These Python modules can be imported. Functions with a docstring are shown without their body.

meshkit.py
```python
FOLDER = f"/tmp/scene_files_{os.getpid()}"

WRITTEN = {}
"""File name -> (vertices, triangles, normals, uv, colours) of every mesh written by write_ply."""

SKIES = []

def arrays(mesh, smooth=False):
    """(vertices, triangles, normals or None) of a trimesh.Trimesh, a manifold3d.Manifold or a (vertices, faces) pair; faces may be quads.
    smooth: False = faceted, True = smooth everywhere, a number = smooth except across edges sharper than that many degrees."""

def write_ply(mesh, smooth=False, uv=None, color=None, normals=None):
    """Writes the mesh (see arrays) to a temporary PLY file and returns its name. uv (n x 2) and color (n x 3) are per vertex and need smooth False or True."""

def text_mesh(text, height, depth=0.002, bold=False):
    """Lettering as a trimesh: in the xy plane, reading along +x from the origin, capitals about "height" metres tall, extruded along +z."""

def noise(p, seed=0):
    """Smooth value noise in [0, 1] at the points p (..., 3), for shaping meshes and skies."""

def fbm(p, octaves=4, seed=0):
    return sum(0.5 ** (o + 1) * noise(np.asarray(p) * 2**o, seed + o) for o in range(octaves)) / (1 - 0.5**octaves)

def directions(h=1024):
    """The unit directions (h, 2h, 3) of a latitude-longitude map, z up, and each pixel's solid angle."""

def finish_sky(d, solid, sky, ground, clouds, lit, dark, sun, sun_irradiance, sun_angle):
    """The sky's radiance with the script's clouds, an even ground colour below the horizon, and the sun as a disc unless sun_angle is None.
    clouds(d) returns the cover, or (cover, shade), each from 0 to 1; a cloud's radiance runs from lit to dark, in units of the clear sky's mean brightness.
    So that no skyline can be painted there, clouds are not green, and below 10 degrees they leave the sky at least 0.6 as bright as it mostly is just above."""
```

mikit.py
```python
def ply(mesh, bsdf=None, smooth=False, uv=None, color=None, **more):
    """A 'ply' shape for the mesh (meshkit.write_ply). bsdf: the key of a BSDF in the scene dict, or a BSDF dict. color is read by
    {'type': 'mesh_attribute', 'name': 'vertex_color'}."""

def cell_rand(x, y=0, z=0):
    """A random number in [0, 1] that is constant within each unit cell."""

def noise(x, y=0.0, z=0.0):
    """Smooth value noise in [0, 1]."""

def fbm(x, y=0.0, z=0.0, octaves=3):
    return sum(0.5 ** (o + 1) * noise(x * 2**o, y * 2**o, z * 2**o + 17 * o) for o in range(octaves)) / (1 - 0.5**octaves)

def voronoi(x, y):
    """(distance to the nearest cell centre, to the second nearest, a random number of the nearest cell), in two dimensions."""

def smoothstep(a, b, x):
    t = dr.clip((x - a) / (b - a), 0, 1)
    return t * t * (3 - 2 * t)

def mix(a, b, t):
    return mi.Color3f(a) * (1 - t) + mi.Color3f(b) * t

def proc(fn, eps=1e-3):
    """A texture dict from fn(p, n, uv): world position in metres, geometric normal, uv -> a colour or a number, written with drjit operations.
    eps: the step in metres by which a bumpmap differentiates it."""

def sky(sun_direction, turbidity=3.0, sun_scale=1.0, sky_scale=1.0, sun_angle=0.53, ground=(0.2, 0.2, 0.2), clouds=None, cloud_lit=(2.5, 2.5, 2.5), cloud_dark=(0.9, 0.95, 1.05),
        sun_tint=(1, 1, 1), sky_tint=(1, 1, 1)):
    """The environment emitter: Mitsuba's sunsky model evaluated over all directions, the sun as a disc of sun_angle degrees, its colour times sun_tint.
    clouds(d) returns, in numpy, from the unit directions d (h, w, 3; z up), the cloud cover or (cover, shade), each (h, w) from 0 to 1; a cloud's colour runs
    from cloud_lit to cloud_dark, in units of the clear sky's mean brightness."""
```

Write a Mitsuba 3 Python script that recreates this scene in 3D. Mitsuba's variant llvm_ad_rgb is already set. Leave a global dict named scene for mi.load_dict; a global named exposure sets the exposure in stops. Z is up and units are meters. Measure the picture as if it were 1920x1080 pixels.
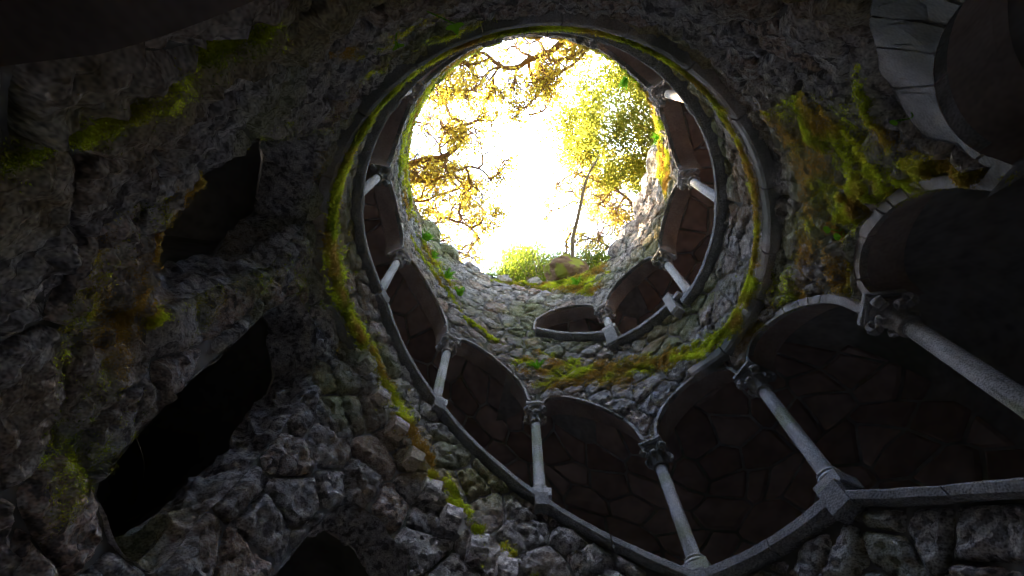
import math, numpy as np, trimesh, shapely, drjit as dr, mitsuba as mi, mikit, meshkit
from scipy.spatial import Voronoi, Delaunay, cKDTree
from shapely.geometry import Polygon, LineString, Point, box
from shapely.ops import unary_union
from mikit import noise, fbm, smoothstep, mix, proc

# ------------------------------------------------------------------ camera, sky, exposure
S = 2.2                                   # metres per well radius; everything below is laid out in well radii
T = mi.ScalarTransform4f
scene, labels = {}, {}
exposure = 6.8
TILT, ROLL = math.radians(65.10), math.radians(0.12)
CAM = np.array([-0.144, -0.822, 0.0]) * S
FWD = np.array([0, math.cos(TILT), math.sin(TILT)]); UPV = np.array([0, -math.sin(TILT), math.cos(TILT)]); RGT = np.cross(FWD, UPV)
UPR = UPV * math.cos(ROLL) - RGT * math.sin(ROLL)
scene['camera'] = {'type': 'perspective', 'fov': 92.7, 'fov_axis': 'x', 'near_clip': 0.02, 'far_clip': 2000.0,
                   'to_world': T().look_at(origin=CAM.tolist(), target=(CAM + FWD).tolist(), up=UPR.tolist())}
SUN = (-0.68, 0.38, 0.60)
scene['sky'] = mikit.sky(SUN, turbidity=3.5, sun_scale=1.0, sky_scale=1.0, sun_angle=1.0, sun_tint=(1.0, 0.94, 0.80),
                         clouds=lambda d: np.clip(0.5 + 2.6 * (meshkit.fbm(d * 2.6, 4, 5) - 0.5), 0, 1), cloud_lit=(1.8, 1.95, 2.2), cloud_dark=(1.35, 1.5, 1.75), sky_tint=(0.92, 1.0, 1.1))

# ------------------------------------------------------------------ materials
def stone_fn(p, n, uv):
    big = fbm(p.x * 1.1 + 3, p.y * 1.1, p.z * 1.1, 3)
    fine = fbm(p.x * 24, p.y * 24, p.z * 24 + 5, 3)
    grit = noise(p.x * 110, p.y * 110, p.z * 110)
    c = mix((0.37, 0.345, 0.36), (0.55, 0.515, 0.51), uv.x)
    c = mix(c, mi.Color3f(0.50, 0.35, 0.28), smoothstep(0.66, 0.98, uv.y) * 0.7)
    c = mix(c, mi.Color3f(0.64, 0.62, 0.61), smoothstep(0.50, 0.66, fine) * 0.7)
    c = mix(c, mi.Color3f(0.12, 0.11, 0.115), smoothstep(0.48, 0.34, fine) * 0.8)
    c = mix(c, mi.Color3f(0.24, 0.27, 0.08), smoothstep(0.50, 0.68, big) * 0.6)
    c = mix(c, mi.Color3f(0.34, 0.23, 0.13), smoothstep(0.52, 0.70, fbm(p.x * 1.4 + 11, p.y * 1.4, p.z * 1.4 + 7, 3)) * 0.5)
    return c * (0.45 + 1.05 * grit)
def stone_bump(p, n, uv):
    a = fbm(p.x * 30, p.y * 30, p.z * 30, 3); b = noise(p.x * 75, p.y * 75, p.z * 75)
    return (1 - dr.abs(2 * a - 1)) + 0.45 * (1 - dr.abs(2 * b - 1)) + 0.2 * noise(p.x * 170, p.y * 170, p.z * 170)
def mortar_fn(p, n, uv):
    f = fbm(p.x * 14, p.y * 14, p.z * 14, 3)
    b = fbm(p.x * 1.6, p.y * 1.6, p.z * 1.6 + 9, 2)
    return mix(mix((0.16, 0.15, 0.145), (0.36, 0.34, 0.33), f), (0.07, 0.09, 0.03), smoothstep(0.5, 0.7, b) * 0.5)
def ashlar_fn(p, n, uv):
    f = fbm(p.x * 9, p.y * 9, p.z * 9, 3); g = noise(p.x * 130, p.y * 130, p.z * 130)
    b = fbm(p.x * 2.2, p.y * 2.2, p.z * 1.2 + 4, 3)
    c = mix((0.16, 0.155, 0.16), (0.40, 0.385, 0.39), f)
    c = mix(c, mi.Color3f(0.10, 0.105, 0.09), smoothstep(0.47, 0.66, b) * 0.75)
    c = mix(c, mi.Color3f(0.33, 0.22, 0.15), smoothstep(0.48, 0.3, b) * 0.35)
    return c * (0.7 + 0.6 * g)
def soffit_fn(p, n, uv):
    f = fbm(p.x * 5, p.y * 5, p.z * 5, 3); g = noise(p.x * 60, p.y * 60, p.z * 60)
    c = mix((0.19, 0.145, 0.13), (0.38, 0.31, 0.285), f)
    return mix(c, mi.Color3f(0.12, 0.10, 0.09), smoothstep(0.55, 0.8, fbm(p.x * 1.7, p.y * 1.7, p.z * 1.7, 2)) * 0.5) * (0.85 + 0.3 * g)
def granite_fn(p, n, uv):
    g = noise(p.x * 160, p.y * 160, p.z * 160); f = fbm(p.x * 6, p.y * 6, p.z * 3, 3)
    st = fbm(p.x * 24, p.y * 24, p.z * 2.2, 3)
    c = mix((0.24, 0.24, 0.255), (0.50, 0.49, 0.50), f)
    c = mix(c, mi.Color3f(0.12, 0.12, 0.11), smoothstep(0.5, 0.72, st) * 0.7)
    c = mix(c, mi.Color3f(0.22, 0.25, 0.12), smoothstep(0.55, 0.7, fbm(p.x * 4 + 3, p.y * 4, p.z * 4, 2)) * 0.5)
    return c * (0.45 + 1.1 * g)
def paving_fn(p, n, uv):
    f = fbm(p.x * 8, p.y * 8, p.z * 8, 3)
    c = mix((0.19, 0.135, 0.12), (0.35, 0.265, 0.24), uv.x)
    c = mix(c, mi.Color3f(0.07, 0.12, 0.03), smoothstep(1.1, 0.3, dr.norm(p - mi.Point3f(*P3(10.35 * DT, 1.35, 3.1).tolist())) + 0.5 * f) * 0.8)  # paving turns greener around one bay of the upper gallery
    return c * (0.6 + 0.8 * f)
def sill_fn(p, n, uv):
    g = noise(p.x * 110, p.y * 110, p.z * 110); f = fbm(p.x * 5, p.y * 5, p.z * 5, 3)
    return mix((0.11, 0.11, 0.115), (0.27, 0.265, 0.275), f) * (0.4 + 1.2 * g)
def moss_fn(p, n, uv):
    c = mix((0.12, 0.15, 0.015), (0.66, 0.72, 0.05), uv.x)
    return mix(c, mi.Color3f(0.36, 0.22, 0.05), uv.y)
def principled(fn, rough=0.9, spec=0.2):
    return {'type': 'principled', 'base_color': proc(fn), 'roughness': rough, 'specular': spec}
def bumped(fn, bump, scale, rough=0.9, eps=2e-3, spec=0.2):
    return {'type': 'twosided', 'b': {'type': 'bumpmap', 'arbitrary': proc(bump, eps), 'scale': scale, 'b': principled(fn, rough, spec)}}
def grain_bump(p, n, uv):
    return noise(p.x * 120, p.y * 120, p.z * 120) + 0.8 * fbm(p.x * 22, p.y * 22, p.z * 22, 2)
scene['stone_mat'] = bumped(stone_fn, stone_bump, 0.032, 0.9)
scene['mortar_mat'] = bumped(mortar_fn, stone_bump, 0.03, 0.95)
scene['ashlar_mat'] = bumped(ashlar_fn, grain_bump, 0.006, 0.85)
scene['soffit_mat'] = bumped(soffit_fn, grain_bump, 0.003, 0.85)
scene['boulder_mat'] = bumped(lambda p, n, uv: mix(mix((0.07, 0.042, 0.025), (0.17, 0.11, 0.07), fbm(p.x * 5, p.y * 5, p.z * 12, 3)), (0.20, 0.24, 0.03), smoothstep(0.5, 0.62, fbm(p.x * 3, p.y * 3, p.z * 3 + 2, 3)) * 0.8), stone_bump, 0.02, 0.9)
scene['paver_mat'] = {'type': 'twosided', 'b': principled(lambda p, n, uv: mix((0.42, 0.40, 0.37), (0.62, 0.60, 0.56), fbm(p.x * 4, p.y * 4, p.z, 3)), 0.5)}
scene['step_mat'] = bumped(lambda p, n, uv: stone_fn(p, n, mi.Point2f(0.8, 0.3)) * 1.3, stone_bump, 0.02, 0.9)
scene['granite_mat'] = bumped(granite_fn, grain_bump, 0.004, 0.8)
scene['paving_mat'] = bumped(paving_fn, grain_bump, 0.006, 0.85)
scene['sill_mat'] = bumped(sill_fn, grain_bump, 0.008, 0.9)
scene['moss_mat'] = {'type': 'principledthin', 'base_color': proc(moss_fn), 'roughness': 0.8, 'diff_trans': 1.0, 'spec_trans': 0.0}
def thin(fn, trans):
    return {'type': 'principledthin', 'base_color': proc(fn), 'roughness': 0.6, 'diff_trans': trans, 'spec_trans': 0.0}
def oak_fn(p, n, uv):
    return mix(mix((0.27, 0.25, 0.025), (0.52, 0.42, 0.06), uv.x), (0.36, 0.22, 0.05), uv.y)
def cedar_fn(p, n, uv):
    return mix(mix((0.10, 0.13, 0.015), (0.28, 0.29, 0.04), uv.x), (0.20, 0.14, 0.03), uv.y)
def shrub_fn(p, n, uv):
    return mix(mix((0.04, 0.09, 0.01), (0.18, 0.21, 0.02), uv.x), (0.05, 0.08, 0.035), uv.y)
def fern_fn(p, n, uv):
    return mix((0.06, 0.22, 0.015), (0.22, 0.48, 0.03), uv.x)
scene['oak_leaf_mat'] = thin(oak_fn, 1.3)
scene['cedar_leaf_mat'] = thin(cedar_fn, 0.9)
scene['shrub_leaf_mat'] = thin(shrub_fn, 1.0)
scene['fern_mat'] = thin(fern_fn, 0.8)
def bark_fn(p, n, uv):
    f = fbm(p.x * 9, p.y * 9, p.z * 4, 3)
    return mix((0.07, 0.045, 0.022), (0.20, 0.125, 0.06), f)
scene['bark_mat'] = bumped(bark_fn, grain_bump, 0.01, 0.9)
def dark_bark_fn(p, n, uv):
    return mix((0.07, 0.06, 0.045), (0.20, 0.17, 0.12), fbm(p.x * 9, p.y * 9, p.z * 4, 3))
scene['dark_bark_mat'] = bumped(dark_bark_fn, grain_bump, 0.01, 0.9)
def soil_fn(p, n, uv):
    return mix((0.06, 0.045, 0.03), (0.17, 0.14, 0.07), fbm(p.x * 3, p.y * 3, p.z * 3, 3))
scene['soil_mat'] = {'type': 'twosided', 'b': principled(soil_fn, 0.95)}

# ------------------------------------------------------------------ naming helpers
def numbered(name):
    if name not in USED: USED.add(name); return name
    i = 1
    while f'{name}_{i:03d}' in USED: i += 1
    USED.add(f'{name}_{i:03d}'); return f'{name}_{i:03d}'
USED = set()
def thing(name, label, cat, group=None, kind=None):
    key = numbered(name); labels[key] = {'label': label}
    if cat: labels[key]['category'] = cat
    if group: labels[key]['group'] = group
    if kind: labels[key]['kind'] = kind
    return key
def add(name, mesh, mat, parent=None, uv=None, smooth=False, kind=None, label=None):
    key = numbered(f'{parent}__{name}' if parent else name)
    if isinstance(mesh, tuple): mesh = (np.asarray(mesh[0]), np.asarray(mesh[1]))
    scene[key] = mikit.ply(mesh, mat, smooth=smooth, uv=uv)
    if kind or label:
        labels[key] = {}
        if kind: labels[key]['kind'] = kind
        if label: labels[key]['label'] = label
    return key
def put(key, mesh, mat, uv=None, smooth=False):               # a thing that is one mesh
    scene[key] = mikit.ply(mesh, mat, smooth=smooth, uv=uv)
def join(ms):
    V, F, o = [], [], 0
    for v, f in ms:
        V.append(v); F.append(np.asarray(f) + o); o += len(v)
    return np.vstack(V), np.vstack(F)

# ------------------------------------------------------------------ layout of the well (units of its radius)
DT, T0 = 2 * math.pi / 11, math.radians(25.15)                # one bay of the arcade; angle of column 0
def P3(x, r, z):                                              # x: arc length on the unit cylinder (= angle from column 0)
    x, r, z = np.broadcast_arrays(np.asarray(x, float), r, z)
    return np.stack([r * np.cos(T0 + x), r * np.sin(T0 + x), z], -1) * S
def interp(kn):
    a = np.array(kn, float); return lambda k: np.interp(k, a[:, 0], a[:, 1])
sill_z = interp([(-12, -.26), (-3, -.26), (-2, .21), (-1, .69), (0, 1.13), (1, 1.14), (2, 1.61), (3, 2.08), (4, 2.52), (4.3, 2.55), (11.0, 2.55), (11.03, 2.65), (11.95, 2.72), (12.05, 2.86), (13.2, 3.23)])
base_z = interp([(-12, -.23), (-3, -.23), (-2, .25), (-1, .724), (0, 1.17), (1, 1.172), (2, 1.642), (3, 2.111), (4, 2.543), (5, 2.576), (13, 2.576)])
cap_z = lambda k: base_z(k) + .63
K0, K1 = -4.6, 12.93
BAYS = [-4.6] + list(range(-3, 13))                              # left ends of the arches; a solid pier stands between the first two
HALF = .428                                                   # half width of an arch, in bays
def arch_line(k0, n=40):
    u = np.linspace(-HALF, HALF, n); k = k0 + .5 + u
    return k, np.interp(k, [k0, k0 + 1], [cap_z(k0), cap_z(k0 + 1)]) + .225 * np.sqrt(np.maximum(1 - (u / HALF) ** 2, 0))
def arcade_opening(ka, kb):
    k = np.linspace(ka + .07, kb - .07, int((kb - ka) * 24))
    ks = np.sort(np.r_[k, 11.0, 11.03]) if kb > 11 else k
    lo = list(zip(ks * DT, sill_z(ks))); hi = list(zip(k[::-1] * DT, cap_z(k[::-1]) + .002))
    polys = [Polygon(lo + hi).buffer(0)]
    for b in BAYS:
        ak, az = arch_line(b)
        polys.append(Polygon(list(zip(ak * DT, az)) + [((b + .5 + HALF) * DT, cap_z(b + .93) - .03), ((b + .5 - HALF) * DT, cap_z(b + .07) - .03)]).buffer(0))
    u = unary_union(polys)
    cut = Polygon([(-99, 9)] + [(q * DT, sill_z(q)) for q in np.sort(np.r_[np.linspace(-12, 14, 600), 11.0, 11.03])] + [(99, 9)])
    return u.intersection(cut)
opening = arcade_opening(K0, 13)
ks_ = np.sort(np.r_[np.linspace(K0 + .02, 12.96, 500), 11.0, 11.03])
above_sill = Polygon([(K0 * DT, 9)] + [(q * DT, sill_z(q)) for q in ks_] + [(12.96 * DT, 9)])
ring = unary_union([opening.buffer(.015, join_style=1), opening.buffer(.03, join_style=1).intersection(box(-3.5 * DT, -2, -.5 * DT, 9)),
                    opening.buffer(.10, join_style=1).intersection(box(-3.5 * DT, -2, -2.12 * DT, 9))]).difference(opening).intersection(above_sill)
rng = np.random.default_rng(7)
def rough_outline(pts, amp, seed, n=90):
    p = Polygon([(k * DT, z) for k, z in pts]).buffer(.085).buffer(-.09).buffer(.04)
    q = np.array([p.exterior.interpolate(t, normalized=True).coords[0] for t in np.linspace(0, 1, n, endpoint=False)])
    d = np.stack([q[:, 0] * 9, q[:, 1] * 9, q[:, 0] * 0 + seed], -1)
    q = q + amp * (np.stack([meshkit.fbm(d, 3, seed), meshkit.fbm(d, 3, seed + 7)], -1) - .5) * 2
    return Polygon(q).buffer(0)
NICHES = [rough_outline([(5.91, 1.17), (5.82, 1.66), (5.45, 1.84), (5.22, 1.84), (5.13, 1.53), (5.35, .99), (5.7, .97), (5.84, 1.01)], .02, 3),
          rough_outline([(4.72, 1.50), (4.68, 1.72), (4.45, 1.76), (4.22, 1.66), (4.2, 1.3), (4.35, .76), (4.74, .75), (4.78, .9), (4.76, 1.04)], .02, 5),
          rough_outline([(3.5, 1.21), (3.4, 1.28), (3.24, 1.28), (3.02, 1.19), (2.93, .95), (2.93, .55), (3.75, .55), (3.66, .95), (3.58, 1.10)], .012, 9)]
def shifted(g, d):
    return shapely.affinity.translate(g, d * 11 * DT, 0)
def wrap(g):
    return unary_union([shifted(g, d) for d in (-2, -1, 0, 1)])
import shapely.affinity
holes = wrap(unary_union([opening] + NICHES))
rings = wrap(ring)
RIM = np.array([(-.3, 4.0), (.37, 3.94), (.74, 3.86), (1.3, 3.92), (1.6, 4.0), (2.3, 4.02), (3.1, 4.03), (4.1, 4.0), (5, 3.98), (6, 4.0), (7, 4.0), (7.9, 3.86), (8.4, 3.62), (9.0, 3.56), (9.85, 3.82), (10.3, 3.95), (10.7, 4.0)])
def rim_z(k):
    k = np.asarray(k, float) % 11
    kk = np.r_[RIM[:, 0] - 11, RIM[:, 0], RIM[:, 0] + 11]; zz = np.tile(RIM[:, 1], 3)
    return np.interp(k, kk, zz) + .05 * (meshkit.fbm(np.stack([k * 2.3, k * 0, k * 0], -1), 3, 3) - .5)
ZB = -.79
kr = np.linspace(-12, 14, 900)
domain = Polygon([(-12 * DT, ZB), (14 * DT, ZB)] + list(zip(kr[::-1] * DT, rim_z(kr[::-1]))))
def pack(poly, minarea=0):
    return [g for g in getattr(poly, 'geoms', [poly]) if isinstance(g, Polygon) and g.area > minarea]

# ------------------------------------------------------------------ surface helpers
def tri_poly(poly):
    v, f = trimesh.creation.triangulate_polygon(poly, engine='earcut'); return np.asarray(v), np.asarray(f)
def sheet(poly, rfun, cell=.09):                              # the polygon bent onto the cylinder
    ms = []; x0, z0, x1, z1 = poly.bounds
    shapely.prepare(poly)
    for x in np.arange(x0, x1, cell):
        col = poly.intersection(box(x, z0 - 1, x + cell, z1 + 1))
        for g in pack(col, 1e-7):
            gz0, gz1 = g.bounds[1], g.bounds[3]
            for z in np.arange(gz0, gz1, cell * 2):
                for h in pack(g.intersection(box(x - 1, z, x + cell + 1, z + cell * 2)) , 1e-7):
                    v, f = tri_poly(h)
                    if len(f): ms.append((P3(v[:, 0], rfun(v), v[:, 1]), f))
    return join(ms)
def ring_pts(line, res):
    L = line.length; n = max(8, int(L / res)); return np.array([line.interpolate(t).coords[0] for t in np.linspace(0, L, n, endpoint=False)])
def walls(poly, r0, r1, res=.02, nr=4, amp=0.0, seed=0):      # side faces along all outlines of the polygon
    ms = []
    for line in [poly.exterior, *poly.interiors]:
        q = np.asarray(line.segmentize(res).coords)[:-1]; n = len(q)
        rs = np.linspace(r0, r1, nr); g = []
        for j, r in enumerate(rs):
            pt = P3(q[:, 0], np.full(n, r), q[:, 1])
            if amp: pt = pt + amp * S * (np.stack([meshkit.fbm(pt * 4, 3, seed + c) for c in range(3)], -1) - .5)
            g.append(pt)
        v = np.vstack(g); i = np.arange(n); f = []
        for j in range(nr - 1):
            a, b = j * n + i, j * n + (i + 1) % n
            f += [np.stack([a, b, b + n], 1), np.stack([a, b + n, a + n], 1)]
        ms.append((v, np.vstack(f)))
    return join(ms)
def grid_mesh(V):                                             # V (a, b, 3)
    a, b = V.shape[:2]; i = np.arange(a * b).reshape(a, b)
    q = np.stack([i[:-1, :-1], i[1:, :-1], i[1:, 1:], i[:-1, 1:]], -1).reshape(-1, 4)
    return V.reshape(-1, 3), np.vstack([q[:, [0, 1, 2]], q[:, [0, 2, 3]]])
def bend_bar(k0, k1, zf, prof, step=.06, seed=0, rough=.004):  # a profile (r, dz) swept along the wall, ends capped
    seed = int(seed); n = max(2, int((k1 - k0) / step)); ks = np.linspace(k0, k1, n + 1); prof = np.array(prof); m = len(prof)
    V = np.stack([P3(ks * DT, np.full(n + 1, r), zf(ks) + dz) for r, dz in prof], 1)
    V = V + rough * S * (np.stack([meshkit.fbm(V * 6, 3, seed + c) for c in range(3)], -1) - .5) * 2
    V = np.concatenate([V, V[:, :1]], 1); v, f = grid_mesh(V)
    w = m + 1; capf = [[0, j, j + 1] for j in range(1, m - 1)]; e = n * w; capf += [[e, e + j + 1, e + j] for j in range(1, m - 1)]
    return v, np.vstack([f, capf])

# ------------------------------------------------------------------ masonry: voronoi rubble laid in rough courses, holes cut out
def rubble_points(rng, zlo, zhi, wfun, hfun):
    pts = []; z = zlo
    while z < zhi:
        h = hfun(z); n = max(10, int(round(2 * math.pi / wfun(z)))); off = rng.random()
        for i in range(n):
            x = (i + off + (rng.random() - .5) * .85) / n * 2 * math.pi
            pts.append((x, z + h * (.5 + (rng.random() - .5) * .95)))
        z += h
    pts = np.array(pts); return pts[rng.random(len(pts)) > .11]
pts = rubble_points(rng, ZB - .3, 4.4, lambda z: .185 if z < 2.2 else .15, lambda z: .128 if z < 2.2 else .092)
allp = np.vstack([pts + [d * 2 * math.pi, 0] for d in (0, -1, 1)])
sc = np.array([1, 1.12])
vor = Voronoi(allp * sc)
def crownline(x):                                             # between the upper and the lower wall
    k = x / DT
    return 0
taken = unary_union([holes, rings]).buffer(.002)
sillband = wrap(Polygon([(q * DT, sill_z(q) - .055) for q in np.linspace(K0, 12.93, 500)] + [(q * DT, sill_z(q) + .01) for q in np.linspace(12.93, K0, 500)]).buffer(0))
taken = unary_union([taken, sillband]); shapely.prepare(taken)
def is_crown(x, z):
    for k in (x / DT, x / DT + 11, x / DT - 11):
        if .5 < k <= 11.5 and z > cap_z(k): return True
        if 11.5 < k < 12.9 and z > 3.2: return True
    return False
def hexgrid(b, res):
    x0, z0, x1, z1 = b; xs = np.arange(x0, x1 + res, res); zs = np.arange(z0, z1 + res, res * .866)
    X, Z = np.meshgrid(xs, zs); X = X + (np.arange(len(zs)) % 2)[:, None] * res * .5
    return np.stack([X.ravel(), Z.ravel()], 1)
def stone_mesh(poly, depth, seed, res, r_face, edge=.03, amp=1.0, tilt=(0, 0)):
    bnd = ring_pts(poly.exterior, res)
    inn = hexgrid(poly.bounds, res); inn = inn + np.random.default_rng(seed).normal(0, res * .13, inn.shape)
    core = poly.buffer(-res * .55)
    inn = inn[shapely.contains_xy(core, inn[:, 0], inn[:, 1])] if not core.is_empty else inn[:0]
    p = np.vstack([bnd, inn]) if len(inn) else np.vstack([bnd, np.array([[poly.representative_point().x, poly.representative_point().y]])])
    f = Delaunay(p).simplices; c = p[f].mean(1); f = f[shapely.contains_xy(poly, c[:, 0], c[:, 1])]
    a, b_, c_ = p[f[:, 0]], p[f[:, 1]], p[f[:, 2]]
    area = (b_[:, 0] - a[:, 0]) * (c_[:, 1] - a[:, 1]) - (b_[:, 1] - a[:, 1]) * (c_[:, 0] - a[:, 0])
    f[area < 0] = f[area < 0][:, [0, 2, 1]]; f = f[np.abs(area) > 1e-9]
    d = shapely.distance(poly.exterior, shapely.points(p)); q = np.clip(d / edge, 0, 1)
    o = np.array([poly.centroid.x, poly.centroid.y])
    h = depth * (1 - (1 - q) ** 2) + ((p - o) @ np.array(tilt)) * q
    w = np.stack([p[:, 0], p[:, 1], p[:, 0] * 0 + seed * .37], -1)
    ridge = 1 - np.abs(2 * meshkit.fbm(w * [13, 20, 1], 3, 4) - 1)
    rs = np.random.default_rng(seed + 9); size = math.sqrt(poly.area)
    for _ in range(4):
        dd = rs.normal(0, 1, 2); dd /= np.linalg.norm(dd); h = h - depth * .9 * np.maximum((p - o) @ dd / size - rs.uniform(.05, .45), 0)
    h = h + amp * (.016 * (meshkit.fbm(w * [11, 14, 1], 3, 1) - .5) + .040 * (meshkit.fbm(w * [52, 52, 1], 2, 2) - .5) + .022 * (ridge - .6)) * (.45 + .55 * q)
    nb = len(bnd)
    v = P3(p[:, 0], r_face - h, p[:, 1]); back = P3(bnd[:, 0], np.full(nb, 1.02), bnd[:, 1]); i = np.arange(nb)
    f = np.vstack([f, np.stack([i, len(v) + i, len(v) + (i + 1) % nb], 1), np.stack([i, len(v) + (i + 1) % nb, (i + 1) % nb], 1)])
    return np.vstack([v, back]), f
stones = []
campos = CAM / S
for i in range(len(pts)):
    reg = vor.regions[vor.point_region[i]]
    if -1 in reg or not reg: continue
    cell = Polygon(vor.vertices[reg] / sc).intersection(domain)
    if cell.is_empty: continue
    if taken.intersects(cell): cell = cell.difference(taken)
    for g in pack(cell, .0009):
        g = g.buffer(-.003 if g.centroid.y < 2.3 else -.0042); g = g.buffer(-.004, join_style=1).buffer(.0037, join_style=1)
        for h in pack(g, .0009):
            h = h.simplify(.0015)
            zc = h.centroid.y; xc = h.centroid.x
            stones.append((h, xc, zc))
tally = {'well_wall': [], 'crown_wall': []}
for h, xc, zc in stones:
    c = P3(xc, .97, zc) / S; d = np.linalg.norm(c - campos); nrm = -np.array([c[0], c[1], 0]) / np.hypot(c[0], c[1])
    facing = max(0, (campos - c) @ nrm / d)
    pz = (c - campos) @ FWD; px = (c - campos) @ RGT / max(pz, .05) * 915; py = (c - campos) @ UPV / max(pz, .05) * 915
    view = pz > .05 and abs(px) < 1060 and abs(py) < 640
    size = h.area * facing / d ** 2 if view else 0
    tally['crown_wall' if is_crown(xc, zc) else 'well_wall'].append((size, h, xc, zc, d))
surf_pts = []
WALLS = {'well_wall': thing('well_wall', 'dark mossy rubble wall of the round shaft, below the upper arcade, down to the lower arches', 'wall'),
         'crown_wall': thing('crown_wall', 'top band of rubble wall above the upper row of arches, lit from the opening', 'wall')}
for name, lst in tally.items():
    lst.sort(key=lambda t: -t[0]); rest, restuv = [], []
    for j, (size, h, xc, zc, d) in enumerate(lst):
        seed = j + (5000 if name == 'crown_wall' else 0); r = np.random.default_rng(seed)
        deep = .017 if zc < 2.2 else .012
        depth = deep * (.6 + .8 * r.random()); tilt = r.normal(0, .05 if zc < 2.2 else .035, 2)
        res = float(np.clip(.008 * d / .9, .008, .014)) if size > 0 else .03
        v, f = stone_mesh(h, depth, seed, res, .995, edge=.015 if zc < 2.2 else .011, amp=1.1 if zc < 2.2 else .6, tilt=tilt)
        uv = np.tile([r.random(), r.random()], (len(v), 1))
        surf_pts.append(v)
        if j < 300: add('stone', (v, f), 'stone_mat', WALLS[name], uv=uv, smooth=True)
        else: rest.append((v, f)); restuv.append(uv)
    if rest: add('rubble_stones', join(rest), 'stone_mat', WALLS[name], uv=np.vstack(restuv), smooth=True, kind='stuff')
surf = np.vstack(surf_pts)
period = domain.intersection(box(-6.5 * DT, ZB - 1, 4.5 * DT, 9))
back = period.difference(holes.buffer(.001))
crown_zone = unary_union([wrap(Polygon([(q * DT, min(cap_z(q), 3.19)) for q in np.linspace(.5, 12.9, 300)] + [(12.9 * DT, 6), (.5 * DT, 6)])), ])
rough_r = lambda v: 1.0 + .02 * (meshkit.fbm(np.stack([v[:, 0] * 9, v[:, 1] * 9, v[:, 0] * 0], -1), 3, 8) - .5)
for name, reg in (('well_wall', back.difference(crown_zone)), ('crown_wall', back.intersection(crown_zone))):
    add('mortar', join([sheet(g, rough_r) for g in pack(reg, 1e-5)]), 'mortar_mat', WALLS[name], smooth=False)
    inner = join([sheet(g, lambda v: np.full(len(v), 1.085), .18) for g in pack(reg, 1e-5)])
    add('inner_face', inner, 'mortar_mat', WALLS[name])
add('rim_edge', grid_mesh(np.stack([P3(kr[::3] * DT, np.full(len(kr[::3]), r), rim_z(kr[::3]) - .004) for r in (.985, 1.12, 1.3)], 1)), 'mortar_mat', WALLS['crown_wall'])
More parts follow.
